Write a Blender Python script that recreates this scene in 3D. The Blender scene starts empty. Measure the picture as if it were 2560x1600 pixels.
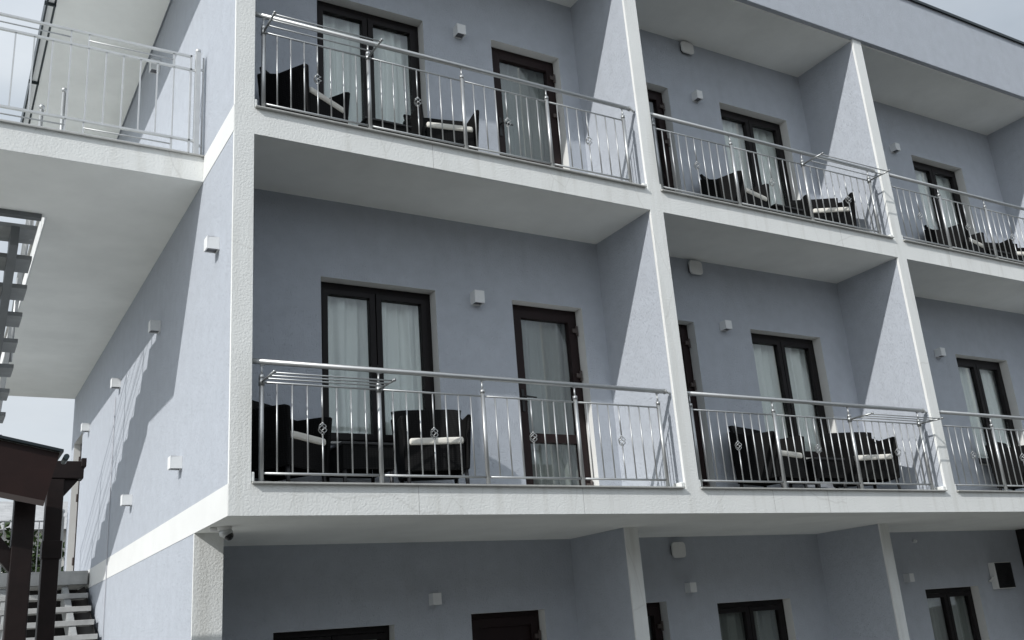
import bpy, math, random
from mathutils import Vector, Matrix
random.seed(7)
sc = bpy.context.scene
COL = sc.collection
# ------------------------------------------------------------------ camera
YAW, PITCH, ROLL, FPX = 0.5526, 0.3123, -0.0773, 2434.44
CAM = Vector((-1.7957, -6.8227, 1.996))
f = Vector((math.sin(YAW)*math.cos(PITCH), math.cos(YAW)*math.cos(PITCH), math.sin(PITCH)))
r = Vector((math.cos(YAW), -math.sin(YAW), 0)); u = r.cross(f)
c_, s_ = math.cos(ROLL), math.sin(ROLL)
rx = c_*r + s_*u; ux = -s_*r + c_*u
cam = bpy.data.cameras.new('camera'); cam_o = bpy.data.objects.new('camera', cam); COL.objects.link(cam_o)
cam_o.matrix_world = Matrix(((rx.x, ux.x, -f.x, CAM.x), (rx.y, ux.y, -f.y, CAM.y), (rx.z, ux.z, -f.z, CAM.z), (0, 0, 0, 1)))
cam.sensor_width = 36; cam.lens = FPX/2560*36; cam.clip_start = .05; cam.clip_end = 2000
sc.camera = cam_o
# ------------------------------------------------------------------ light
SUN = Vector((1.0, 0.39, -0.72)).normalized()       # direction the light travels
sun = bpy.data.lights.new('sun', 'SUN'); sun.energy = 2.85; sun.angle = math.radians(.55); sun.color = (1, .985, .96)
sun_o = bpy.data.objects.new('sun', sun); COL.objects.link(sun_o)
sun_o.rotation_euler = SUN.to_track_quat('-Z', 'Y').to_euler(); sun_o.location = (-30, -12, 22)
EL = math.asin(-SUN.z); AZ = math.atan2(-SUN.x, -SUN.y)
w = bpy.data.worlds.new('World'); sc.world = w; w.use_nodes = True
nt = w.node_tree; nt.nodes.clear()
out = nt.nodes.new('ShaderNodeOutputWorld'); bg = nt.nodes.new('ShaderNodeBackground'); bg.inputs[1].default_value = .182
sky = nt.nodes.new('ShaderNodeTexSky'); sky.sky_type = 'NISHITA'; sky.sun_disc = False
sky.sun_elevation = EL; sky.sun_rotation = AZ % (2*math.pi); sky.altitude = 100; sky.air_density = 1.2; sky.dust_density = 2.0
tc = nt.nodes.new('ShaderNodeTexCoord'); mp = nt.nodes.new('ShaderNodeMapping'); mp.inputs['Scale'].default_value = (1, 1, 2.4)
nz = nt.nodes.new('ShaderNodeTexNoise'); nz.inputs['Scale'].default_value = 2.3; nz.inputs['Detail'].default_value = 7; nz.inputs['Roughness'].default_value = .55
rmp = nt.nodes.new('ShaderNodeValToRGB'); rmp.color_ramp.elements[0].position = .36; rmp.color_ramp.elements[1].position = .62
rmp.color_ramp.elements[0].color = (.86, .86, .86, 1); rmp.color_ramp.elements[1].color = (.97, .97, .97, 1)
nz2 = nt.nodes.new('ShaderNodeTexNoise'); nz2.inputs['Scale'].default_value = 4.5; nz2.inputs['Detail'].default_value = 5
r2 = nt.nodes.new('ShaderNodeValToRGB'); r2.color_ramp.elements[0].position = .3; r2.color_ramp.elements[1].position = .7
r2.color_ramp.elements[0].color = (2.6, 2.9, 3.2, 1); r2.color_ramp.elements[1].color = (3.6, 3.85, 4.1, 1)
mx = nt.nodes.new('ShaderNodeMixRGB')
L = nt.links.new
L(tc.outputs['Generated'], mp.inputs[0]); L(mp.outputs[0], nz.inputs['Vector']); L(mp.outputs[0], nz2.inputs['Vector'])
L(nz.outputs['Fac'], rmp.inputs[0]); L(nz2.outputs['Fac'], r2.inputs[0])
L(rmp.outputs[0], mx.inputs[0]); L(sky.outputs[0], mx.inputs[1]); 
dt = nt.nodes.new('ShaderNodeVectorMath'); dt.operation = 'DOT_PRODUCT'; dt.inputs[1].default_value = tuple(-SUN)      # the cloud veil glows towards the sun
mr = nt.nodes.new('ShaderNodeMapRange'); mr.inputs[1].default_value = -.6; mr.inputs[2].default_value = 1; mr.inputs[3].default_value = .74; mr.inputs[4].default_value = 1.55
vs_ = nt.nodes.new('ShaderNodeVectorMath'); vs_.operation = 'SCALE'
L(tc.outputs['Generated'], dt.inputs[0]); L(dt.outputs['Value'], mr.inputs[0]); L(r2.outputs[0], vs_.inputs[0]); L(mr.outputs[0], vs_.inputs['Scale']); L(vs_.outputs[0], mx.inputs[2]); L(mx.outputs[0], bg.inputs[0]); L(bg.outputs[0], out.inputs[0])
sc.view_settings.view_transform = 'Standard'; sc.view_settings.look = 'None'; sc.view_settings.exposure = .17; sc.view_settings.gamma = 1
sc.render.engine = 'CYCLES'
sc.cycles.max_bounces = 8; sc.cycles.diffuse_bounces = 5; sc.cycles.transparent_max_bounces = 12

# ------------------------------------------------------------------ materials
def mat(name, col, rough=.8, metal=0., bump=None, var=None, spec=.5, scratch=None, streak=None, crack=None):
    """bump=(scale,dist,detail); var=(scale,amount) colour mottling of the surface itself"""
    m = bpy.data.materials.new(name); m.use_nodes = True
    t = m.node_tree; b = t.nodes['Principled BSDF']; N = t.nodes.new; K = t.links.new
    b.inputs['Base Color'].default_value = (*col, 1); b.inputs['Roughness'].default_value = rough
    b.inputs['Metallic'].default_value = metal; b.inputs['Specular IOR Level'].default_value = spec
    co = N('ShaderNodeTexCoord')
    cur = None
    if var:
        n = N('ShaderNodeTexNoise'); n.inputs['Scale'].default_value = var[0]; n.inputs['Detail'].default_value = 6; n.inputs['Roughness'].default_value = .6
        K(co.outputs['Object'], n.inputs['Vector'])
        rr = N('ShaderNodeValToRGB'); a = var[1]
        rr.color_ramp.elements[0].position = .3; rr.color_ramp.elements[1].position = .7
        rr.color_ramp.elements[0].color = (*[x*(1-a) for x in col], 1); rr.color_ramp.elements[1].color = (*[min(1, x*(1+a)) for x in col], 1)
        K(n.outputs['Fac'], rr.inputs[0]); cur = rr.outputs[0]
    def mul(cur, fac_out, val):
        q = N('ShaderNodeMixRGB'); q.blend_type = 'MULTIPLY'
        if cur is not None: K(cur, q.inputs[1])
        else: q.inputs[1].default_value = (*col, 1)
        q.inputs[2].default_value = (*val, 1); K(fac_out, q.inputs[0]); return q.outputs[0]
    if streak:      # rain streaks / dirt with a shape of their own, running down
        mpn = N('ShaderNodeMapping'); mpn.inputs['Scale'].default_value = (9, 9, .7); K(co.outputs['Object'], mpn.inputs[0])
        n = N('ShaderNodeTexNoise'); n.inputs['Scale'].default_value = 1.; n.inputs['Detail'].default_value = 5; K(mpn.outputs[0], n.inputs['Vector'])
        rr = N('ShaderNodeValToRGB'); rr.color_ramp.elements[0].position = .52; rr.color_ramp.elements[1].position = .75
        rr.color_ramp.elements[0].color = (0, 0, 0, 1); rr.color_ramp.elements[1].color = (streak, streak, streak, 1)
        K(n.outputs['Fac'], rr.inputs[0]); cur = mul(cur, rr.outputs[0], (.62, .6, .55))
    if crack:
        mpn = N('ShaderNodeMapping'); mpn.inputs['Scale'].default_value = (.55, .55, .25); K(co.outputs['Object'], mpn.inputs[0])
        nn = N('ShaderNodeTexNoise'); nn.inputs['Scale'].default_value = 3.; K(mpn.outputs[0], nn.inputs['Vector'])
        mm = N('ShaderNodeMixRGB'); mm.inputs[0].default_value = .08; K(mpn.outputs[0], mm.inputs[1]); K(nn.outputs['Color'], mm.inputs[2])
        v = N('ShaderNodeTexVoronoi'); v.feature = 'DISTANCE_TO_EDGE'; v.inputs['Scale'].default_value = 1.5; K(mm.outputs[0], v.inputs['Vector'])
        rr = N('ShaderNodeValToRGB'); rr.color_ramp.elements[0].position = 0; rr.color_ramp.elements[1].position = .004
        rr.color_ramp.elements[0].color = (crack, crack, crack, 1); rr.color_ramp.elements[1].color = (0, 0, 0, 1)
        K(v.outputs['Distance'], rr.inputs[0]); cur = mul(cur, rr.outputs[0], (.55, .53, .5))
    if cur is not None: K(cur, b.inputs['Base Color'])
    prev = None
    if bump:
        n = N('ShaderNodeTexNoise'); n.inputs['Scale'].default_value = bump[0]; n.inputs['Detail'].default_value = bump[2]; n.inputs['Roughness'].default_value = .6
        K(co.outputs['Object'], n.inputs['Vector'])
        bp = N('ShaderNodeBump'); bp.inputs['Strength'].default_value = 1; bp.inputs['Distance'].default_value = bump[1]
        K(n.outputs['Fac'], bp.inputs['Height']); prev = bp
    if scratch:     # "bark beetle" render: short vertical grooves
        mpn = N('ShaderNodeMapping'); mpn.inputs['Scale'].default_value = (95, 95, 38); K(co.outputs['Object'], mpn.inputs[0])
        n = N('ShaderNodeTexNoise'); n.inputs['Scale'].default_value = 1; n.inputs['Detail'].default_value = 3; K(mpn.outputs[0], n.inputs['Vector'])
        rr = N('ShaderNodeValToRGB'); rr.color_ramp.elements[0].position = .56; rr.color_ramp.elements[1].position = .7
        rr.color_ramp.elements[0].color = (1, 1, 1, 1); rr.color_ramp.elements[1].color = (0, 0, 0, 1); K(n.outputs['Fac'], rr.inputs[0])
        bp = N('ShaderNodeBump'); bp.inputs['Strength'].default_value = 1; bp.inputs['Distance'].default_value = scratch
        K(rr.outputs[0], bp.inputs['Height'])
        if prev: K(prev.outputs[0], bp.inputs['Normal'])
        prev = bp
    if prev: K(prev.outputs[0], b.inputs['Normal'])
    return m
M = {}
M['lilac'] = mat('lilac_render', (.462, .492, .54), .9, bump=(110, .006, 5), var=(7, .045), scratch=.0028, streak=.08, spec=.2)
M['white'] = mat('white_render', (.80, .81, .79), .9, bump=(58, .0042, 3), var=(2.0, .04), streak=.35, crack=.22, spec=.2)
M['band'] = mat('smooth_white_paint', (.72, .725, .71), .85, bump=(60, .0008, 4), var=(2.5, .03), spec=.2)
M['reveal'] = mat('reveal_paint', (.72, .72, .70), .85, bump=(60, .0008, 4), var=(4, .04), spec=.2)
M['soffit'] = mat('soffit_paint', (.84, .845, .81), .9, bump=(12, .0015, 6), var=(1.6, .06), spec=.15)
M['interior'] = mat('interior_plaster', (.30, .28, .26), .9)
M['steel'] = mat('brushed_steel', (.47, .48, .48), .44, .8, bump=(160, .0003, 2), var=(20, .05))
M['steel_dull'] = mat('dull_steel', (.36, .37, .37), .4, .9, var=(20, .08))
M['galv'] = mat('grey_painted_metal', (.56, .57, .57), .5, .55, var=(14, .06))
M['coping'] = mat('coping_stone', (.42, .42, .40), .6, var=(14, .12), bump=(90, .0006, 3))
M['pvc'] = mat('dark_brown_pvc', (.008, .006, .0065), .5, spec=.25, var=(5, .15))
M['pvc_door'] = mat('reddish_brown_pvc', (.015, .007, .007), .5, spec=.25, var=(5, .15))
M['black'] = mat('black_plastic', (.01, .01, .011), .45)
M['hinge'] = mat('brown_hinge', (.06, .045, .04), .5)
M['cushion'] = mat('cushion_fabric', (.72, .70, .64), .9, bump=(25, .004, 3), var=(6, .05))
M['lamp'] = mat('lamp_housing', (.76, .77, .77), .6, var=(9, .03))
M['lens'] = mat('lamp_lens', (.10, .10, .11), .25)
M['vent'] = mat('vent_plastic', (.72, .72, .70), .5, var=(9, .04))
M['marble'] = mat('grey_marble', (.40, .40, .39), .6, var=(5, .2), bump=(30, .0006, 4))
M['tread'] = mat('grey_stone_tread', (.33, .34, .34), .7, var=(9, .12), bump=(30, .001, 4))
M['stringer'] = mat('grey_steel_beam', (.16, .17, .175), .55, .3, var=(7, .1))
M['flash'] = mat('dark_flashing', (.035, .045, .05), .4, .6, var=(4, .15))
M['wood'] = mat('dark_stained_wood', (.011, .0055, .0048), .55, spec=.3, bump=(30, .001, 4), var=(9, .3))
M['wood2'] = mat('brown_board', (.019, .0075, .006), .5, spec=.3, bump=(24, .0008, 4), var=(6, .2))
M['dark_panel'] = mat('black_matte_panel', (.008, .006, .006), .6)
M['bark'] = mat('bark', (.08, .06, .045), .9, bump=(30, .01, 4), var=(8, .2))
M['joint'] = mat('joint_grime', (.36, .35, .33), .9)
M['sky_blocker'] = mat('sky_blocker_plaster', (.16, .15, .135), .9, var=(1, .1))
M['cable'] = mat('grey_cable', (.46, .47, .50), .7)
M['dome'] = mat('smoked_dome', (.008, .008, .009), .08)
M['gutter'] = mat('green_grey_gutter', (.05, .075, .08), .4, .3)
M['rooftile'] = mat('far_roof', (.40, .40, .40), .8, var=(2, .2), bump=(20, .02, 3))
M['farwall'] = mat('far_plaster', (.55, .54, .50), .9, var=(1, .08))

def rattan():
    m = mat('black_rattan', (.006, .006, .007), .7, spec=.12)
    t = m.node_tree; N = t.nodes.new; K = t.links.new; b = t.nodes['Principled BSDF']
    co = N('ShaderNodeTexCoord'); h = []
    for sc_, ax in (((95, 95, 1), 'X'), ((1, 1, 120), 'Z')):
        wv = N('ShaderNodeTexWave'); wv.wave_type = 'BANDS'; wv.bands_direction = 'DIAGONAL' if ax == 'X' else 'Z'
        mpn = N('ShaderNodeMapping'); mpn.inputs['Scale'].default_value = (1, 1, 0) if ax == 'X' else (0, 0, 1)
        wv.inputs['Scale'].default_value = 26 if ax == 'X' else 18
        K(co.outputs['Object'], mpn.inputs[0]); K(mpn.outputs[0], wv.inputs['Vector']); h.append(wv.outputs['Fac'])
    mm = N('ShaderNodeMath'); mm.operation = 'MULTIPLY'; K(h[0], mm.inputs[0]); K(h[1], mm.inputs[1])
    bp = N('ShaderNodeBump'); bp.inputs['Distance'].default_value = .0015; K(mm.outputs[0], bp.inputs['Height']); K(bp.outputs[0], b.inputs['Normal'])
    rr = N('ShaderNodeValToRGB'); rr.color_ramp.elements[0].color = (.004, .004, .004, 1); rr.color_ramp.elements[1].color = (.011, .011, .012, 1)
    K(mm.outputs[0], rr.inputs[0]); K(rr.outputs[0], b.inputs['Base Color'])
    return m
M['rattan'] = rattan()
def glass():
    m = bpy.data.materials.new('window_glass'); m.use_nodes = True; t = m.node_tree; t.nodes.clear(); N = t.nodes.new; K = t.links.new
    o = N('ShaderNodeOutputMaterial'); mixs = N('ShaderNodeMixShader'); tr = N('ShaderNodeBsdfTransparent'); gl = N('ShaderNodeBsdfGlossy')
    tr.inputs[0].default_value = (.94, .96, .95, 1); gl.inputs['Roughness'].default_value = .012; gl.inputs[0].default_value = (.95, .97, 1, 1)
    fr = N('ShaderNodeLayerWeight'); fr.inputs['Blend'].default_value = .5      # Schlick curve, the same from both sides of the pane
    pw = N('ShaderNodeMath'); pw.operation = 'POWER'; pw.inputs[1].default_value = 4.5; K(fr.outputs['Facing'], pw.inputs[0])
    ma = N('ShaderNodeMath'); ma.operation = 'MULTIPLY_ADD'; ma.inputs[1].default_value = .9; ma.inputs[2].default_value = .06; K(pw.outputs[0], ma.inputs[0])
    co = N('ShaderNodeTexCoord'); n = N('ShaderNodeTexNoise'); n.inputs['Scale'].default_value = 2.2; K(co.outputs['Object'], n.inputs['Vector'])
    bp = N('ShaderNodeBump'); bp.inputs['Distance'].default_value = .0006; K(n.outputs['Fac'], bp.inputs['Height']); K(bp.outputs[0], gl.inputs['Normal'])
    K(ma.outputs[0], mixs.inputs[0]); K(tr.outputs[0], mixs.inputs[1]); K(gl.outputs[0], mixs.inputs[2]); K(mixs.outputs[0], o.inputs[0])
    return m
M['glass'] = glass()
def curtain_mat():
    m = bpy.data.materials.new('white_curtain'); m.use_nodes = True; t = m.node_tree; t.nodes.clear(); N = t.nodes.new; K = t.links.new
    o = N('ShaderNodeOutputMaterial'); a = N('ShaderNodeMixShader'); d = N('ShaderNodeBsdfDiffuse'); tl = N('ShaderNodeBsdfTranslucent')
    d.inputs[0].default_value = (.90, .91, .89, 1); tl.inputs[0].default_value = (.8, .82, .8, 1); a.inputs[0].default_value = .08
    K(d.outputs[0], a.inputs[1]); K(tl.outputs[0], a.inputs[2]); K(a.outputs[0], o.inputs[0]); return m
M['curtain'] = curtain_mat()
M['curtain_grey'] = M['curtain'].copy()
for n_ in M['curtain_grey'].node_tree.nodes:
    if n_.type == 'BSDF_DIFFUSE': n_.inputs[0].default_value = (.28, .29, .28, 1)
def leaf_mat():
    m = mat('leaves', (.04, .068, .02), .6, var=(3.5, .55), spec=.3); return m
M['leaf'] = leaf_mat()

# ------------------------------------------------------------------ mesh helpers
class MB:
    def __init__(s): s.v = []; s.f = []; s.m = []; s.sm = []
    def add(s, vs, fs, mi=0, smooth=False):
        o = len(s.v); s.v += [tuple(x) for x in vs]
        for q in fs: s.f.append(tuple(o+i for i in q)); s.m.append(mi); s.sm.append(smooth)
    def box(s, x0, x1, y0, y1, z0, z1, mi=0, T=None):
        vs = [(x, y, z) for x in (x0, x1) for y in (y0, y1) for z in (z0, z1)]
        if T: vs = [T @ Vector(q) for q in vs]
        s.add(vs, [(0, 1, 3, 2), (4, 6, 7, 5), (0, 4, 5, 1), (2, 3, 7, 6), (0, 2, 6, 4), (1, 5, 7, 3)], mi); return s
    def tube(s, pts, rad, n=10, mi=0, cap=True, smooth=True):
        pts = [Vector(p) for p in pts]; rad = rad if isinstance(rad, (list, tuple)) else [rad]*len(pts)
        o = []; 
        for i, p in enumerate(pts):
            d = (pts[min(i+1, len(pts)-1)]-pts[max(i-1, 0)]).normalized()
            a = Vector((0, 0, 1)) if abs(d.z) < .9 else Vector((1, 0, 0))
            e1 = d.cross(a).normalized(); e2 = d.cross(e1)
            for k in range(n):
                t = 2*math.pi*k/n; o.append(p+(e1*math.cos(t)+e2*math.sin(t))*rad[i])
        fs = [(i*n+k, i*n+(k+1) % n, (i+1)*n+(k+1) % n, (i+1)*n+k) for i in range(len(pts)-1) for k in range(n)]
        s.add(o, fs, mi, smooth)
        if cap:
            s.add(o[:n], [tuple(range(n))[::-1]], mi); s.add(o[-n:], [tuple(range(n))], mi)
        return s
    def sphere(s, c, rr, nu=12, nv=8, mi=0, sz=1.):
        vs = []; fs = []
        for j in range(nv+1):
            for i in range(nu):
                a = math.pi*j/nv; b = 2*math.pi*i/nu
                vs.append((c[0]+rr*math.sin(a)*math.cos(b), c[1]+rr*math.sin(a)*math.sin(b), c[2]+rr*sz*math.cos(a)))
        for j in range(nv):
            for i in range(nu): fs.append((j*nu+i, (j+1)*nu+i, (j+1)*nu+(i+1) % nu, j*nu+(i+1) % nu))
        s.add(vs, fs, mi, True); return s
    def prism(s, poly, axis, a, b, mi=0):
        """extrude a 2D polygon; axis 'x': poly=(y,z); 'y': poly=(x,z); 'z': poly=(x,y)"""
        def P(q, t): return {'x': (t, q[0], q[1]), 'y': (q[0], t, q[1]), 'z': (q[0], q[1], t)}[axis]
        n = len(poly); vs = [P(q, a) for q in poly]+[P(q, b) for q in poly]
        s.add(vs, [tuple(range(n))[::-1], tuple(range(n, 2*n))]+[(i, (i+1) % n, n+(i+1) % n, n+i) for i in range(n)], mi); return s
    def build(s, name, mats, parent=None, bevel=0, seg=2, loc=None):
        me = bpy.data.meshes.new(name); me.from_pydata(s.v, [], s.f)
        for m_ in (mats if isinstance(mats, (list, tuple)) else [mats]): me.materials.append(M[m_])
        me.polygons.foreach_set('material_index', s.m); me.polygons.foreach_set('use_smooth', s.sm)
        import bmesh
        bm = bmesh.new(); bm.from_mesh(me); bmesh.ops.remove_doubles(bm, verts=bm.verts, dist=1e-5); bmesh.ops.recalc_face_normals(bm, faces=bm.faces); bm.to_mesh(me); bm.free()
        o = bpy.data.objects.new(name, me); COL.objects.link(o)
        if parent: o.parent = parent
        if loc: o.location = loc
        if bevel:
            b = o.modifiers.new('bevel', 'BEVEL'); b.width = bevel; b.segments = seg; b.limit_method = 'ANGLE'; b.harden_normals = False
        return o
def tag(o, label=None, cat=None, group=None, kind=None):
    if label: o['label'] = label
    if cat: o['category'] = cat
    if group: o['group'] = group
    if kind: o['kind'] = kind
    return o
def empty(name, loc=(0, 0, 0), rz=0):
    o = bpy.data.objects.new(name, None); COL.objects.link(o); o.location = loc; o.rotation_euler = (0, 0, rz); o.empty_display_size = .1; return o
def copy_tree(o, parent=None):
    c = o.copy(); COL.objects.link(c); c.parent = parent
    for ch in list(o.children): copy_tree(ch, c)
    return c
def panel(name, axis, u0, u1, z0, z1, a, b, holes, mats, parent, bevel=0, reveal=1):
    """wall slab in plane axis=const from a (outer) to b, with rectangular holes; hole reveals use material index `reveal`"""
    us = sorted({u0, u1, *[q for h in holes for q in h[:2] if u0 < q < u1]}); zs = sorted({z0, z1, *[q for h in holes for q in h[2:4] if z0 < q < z1]})
    def solid(i, j):
        if i < 0 or j < 0 or i >= len(us)-1 or j >= len(zs)-1: return False
        cu = (us[i]+us[i+1])/2; cz = (zs[j]+zs[j+1])/2
        return not any(h[0] < cu < h[1] and h[2] < cz < h[3] for h in holes)
    m = MB()
    def P(u_, t, z): return (u_, t, z) if axis == 'y' else (t, u_, z)
    for i in range(len(us)-1):
        for j in range(len(zs)-1):
            if not solid(i, j): continue
            A, B, Cc, D_ = us[i], us[i+1], zs[j], zs[j+1]
            m.add([P(A, a, Cc), P(B, a, Cc), P(B, a, D_), P(A, a, D_)], [(0, 1, 2, 3)], 0)
            m.add([P(A, b, Cc), P(B, b, Cc), P(B, b, D_), P(A, b, D_)], [(3, 2, 1, 0)], 0)
            def side(ii, jj, q0, q1):
                if not solid(ii, jj):
                    inner = 0 <= ii < len(us)-1 and 0 <= jj < len(zs)-1
                    m.add([P(q0[0], a, q0[1]), P(q1[0], a, q1[1]), P(q1[0], b, q1[1]), P(q0[0], b, q0[1])], [(0, 1, 2, 3)], reveal if inner else 0)
            side(i-1, j, (A, Cc), (A, D_)); side(i+1, j, (B, Cc), (B, D_)); side(i, j-1, (A, Cc), (B, Cc)); side(i, j+1, (A, D_), (B, D_))
    return m.build(name, mats, parent, bevel)

# ------------------------------------------------------------------ dimensions
B1, T1 = 2.921, 3.144; B2, T2 = 5.912, 6.144; CE3 = 8.90; PB, PT = 8.92, 9.91
FT = {0: .16, 1: T1, 2: T2}
CO = [(0., .156), (4.125, 4.287), (7.838, 7.994), (12.0, 12.16), (15.56, 15.72)]
XE = 15.72; D = .946; DG = 1.95; YG = .98; SE = 8.95
RV = .12

# ------------------------------------------------------------------ setting
g = MB(); g.box(-400, 400, -400, 400, -.3, 0); M['pave'] = mat('light_concrete_ground', (.072, .072, .068), .9, bump=(3, .01, 6), var=(.4, .1))
tag(g.build('ground', 'pave'), kind='structure')
g = MB(); g.box(-16, -.01, -.5, 34, .001, .006); M['bounce_court'] = mat('pale_bounce_paving', (.42, .42, .40), .85, bump=(14, .003, 4), var=(1.5, .08))  # unseen pale ground, added to bounce light up the side wall
tag(g.build('bounce_ground', 'bounce_court'), kind='structure')

# ------------------------------------------------------------------ building
bld = empty('hotel_building', (0, 0, 0))
tag(bld, 'three storey lilac hotel with white balcony frames and dark brown windows', 'building')
# front frame (columns and slab edges of the two projecting storeys)
holes = []
for i in range(4):
    holes += [(CO[i][1], CO[i+1][0], T1, B2), (CO[i][1], CO[i+1][0], T2, PB+1)]
panel('balcony_frame', 'y', 0, XE, B1, PB, 0, .03, holes, ['white', 'white'], bld)
# parapet and flashing
m = MB(); m.box(-.02, XE, -.03, .12, PB, PT); m.box(-.02, .12, .12, SE, PB, PT); m.build('parapet', 'lilac', bld, .006)
m = MB(); m.box(-.06, XE, -.055, .16, PT, PT+.022); m.box(-.06, XE, -.061, -.0555, PT-.018, PT+.024); m.box(-.06, .16, .16, SE, PT, PT+.035); m.build('roof_flashing', 'flash', bld)
# slabs (their undersides are the balcony ceilings)
m = MB(); m.box(.15, XE, .03, SE, B1, T1-.015); m.build('slab', 'soffit', bld)
m = MB(); m.box(.15, XE, .03, SE, B2, T2-.015); m.build('slab', 'soffit', bld)
m = MB(); m.box(.12, XE, .0301, SE, CE3, PB+.2); m.build('roof_slab', 'soffit', bld)
# strip of the first slab edge left of the ground pillar
m = MB(); m.box(.003, .15, .03, SE, B1, T1); m.build('slab', 'soffit', bld)
# partitions between balconies
for i in range(1, 5):
    a, b = CO[i]
    for z0, z1 in ((T1-.015, B2), (T2-.015, CE3)):
        m = MB(); m.box(a+.001, b-.001, .03, D, z0, z1); m.build('partition_wall', 'lilac', bld)
    m = MB(); m.box(a+.001, b-.001, YG+.02, DG, 0, B1); m.build('partition_wall', 'lilac', bld)
    m = MB(); m.box(a, b, YG, YG+.02, 0, B1); m.build('pillar', 'white', bld)
m = MB(); m.box(.1505, .225, YG+.02, YG+.26, 0, B1); m.build('pillar', 'lilac', bld)
m = MB(); m.box(0, .225, YG, YG+.02, 0, B1); m.build('pillar', 'white', bld)
# side wall x=0 with door opening on the first floor landing
DOOR_S = (7.80, 8.66, 3.125, 5.16)
panel('side_wall', 'x', .03, SE, T1-.2, PB, 0, .15, [DOOR_S], ['lilac', 'reveal'], bld)
m = MB(); m.box(0, .15, YG+.02, SE, 0, B1); m.build('side_wall', 'lilac', bld)
m = MB(); m.box(-.004, 0.0, .004, SE, B1, T1); m.build('wall_band', 'band', bld)
m = MB(); m.box(-.004, 0.0, .004, .978, B2, T2); m.build('wall_band', 'band', bld)
# side door (seen edge on)
m = MB(); m.box(.09, .14, 7.80, 7.86, 3.13, 5.155); m.box(.09, .14, 8.60, 8.66, 3.13, 5.155); m.box(.09, .14, 7.86, 8.60, 5.09, 5.155)
sd = m.build('door', 'pvc_door', bld)
m = MB(); m.box(.11, .13, 7.86, 8.60, 3.13, 5.09); m.build('door_leaf', 'pvc_door', sd)
for z in (3.4, 4.3, 4.85):
    m = MB(); m.box(.065, .092, 8.585, 8.63, z, z+.11); m.build('hinge', 'hinge', sd, .004)
# rear walls of balconies
OPEN = {1: [('w', 1.034, 2.167), ('d', 3.012, 3.85), ('d', 4.60, 5.362), ('w', 6.212, 7.36), ('d', 8.30, 9.06), ('w', 9.955, 11.10), ('d', 12.5, 13.27), ('w', 14.1, 15.1)],
        2: [('w', 1.033, 2.185), ('d', 3.0, 3.88), ('d', 4.69, 5.462), ('w', 6.286, 7.455), ('d', 8.30, 9.06), ('w', 9.96, 11.112), ('d', 12.5, 13.27), ('w', 14.1, 15.1)],
        0: [('w', .92, 2.07), ('d', 2.885, 3.735), ('d', 4.55, 5.325), ('w', 6.055, 7.21), ('d', 8.35, 9.1), ('w', 9.70, 10.83), ('d', 12.5, 13.27), ('w', 14.1, 15.1)]}
def zr(fl, k):
    t = FT[fl]
    if fl == 0: return (.68 if k == 'w' else .17, 2.172 if k == 'w' else 2.225)
    return (t+.515 if k == 'w' else t-.012, t+2.013)
for fl, (z0, z1, y0) in {1: (T1-.015, B2, D), 2: (T2-.015, CE3, D), 0: (0, B1, DG)}.items():
    hs = [(a, b, *zr(fl, k)) for k, a, b in OPEN[fl]]
    x0 = .15
    panel('rear_wall', 'y', x0, XE, z0, z1, y0, y0+.19, hs, ['lilac', 'reveal'], bld)
# closing walls so that rooms are dark
m = MB(); m.box(.15, XE, SE-.15, SE, 0, PB); m.build('end_wall', 'lilac', bld)
m = MB(); m.box(XE, XE+.15, .0, SE, B1, PT); m.box(XE, XE+.15, YG, SE, 0, B1); m.build('end_wall', 'lilac', bld)
m = MB(); m.box(.15, XE, .9, SE-.15, .02, .16); m.build('floor_slab', 'soffit', bld)

# windows and doors
def frame_ring(m, x0, x1, z0, z1, y0, y1, wl, wr, wt, wb, mi=0):
    m.box(x0, x0+wl, y0, y1, z0, z1, mi); m.box(x1-wr, x1, y0, y1, z0, z1, mi)
    m.box(x0+wl, x1-wr, y0, y1, z1-wt, z1, mi); m.box(x0+wl, x1-wr, y0, y1, z0, z0+wb, mi)
def curtain_mesh(x0, x1, z0, z1, y, seed, amp=.030, n=120, gap=None):
    rnd = random.Random(seed); m = MB(); ph = rnd.random()*6; vs = []; fs = []; nz_ = 8
    amp *= rnd.uniform(.65, 1.15); fr_ = [rnd.uniform(42, 54), rnd.uniform(15, 21), rnd.uniform(95, 120)]
    for j in range(nz_+1):
        t = j/nz_
        for i in range(n+1):
            x = x0+(x1-x0)*i/n
            yy = y+amp*math.sin(fr_[0]*x+ph+.25*math.sin(3*t+ph))*(1-.35*t)+amp*.7*math.sin(fr_[1]*x+2*ph+.4*t)+amp*.2*math.sin(fr_[2]*x)
            vs.append((x+.012*math.sin(4*t+fr_[1]*x), yy, z0+(z1-z0)*t))
    for j in range(nz_):
        for i in range(n): a = j*(n+1)+i; fs.append((a, a+1, a+n+2, a+n+1))
    m.add(vs, fs, 0, True); return m
FLN = {0: 'ground floor', 1: 'middle floor', 2: 'top floor'}
def bay_of(x):
    for i in range(4):
        if x < CO[i+1][0]: return i
    return 3
BAYN = ['leftmost', 'central', 'right-hand', 'far right']
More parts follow.
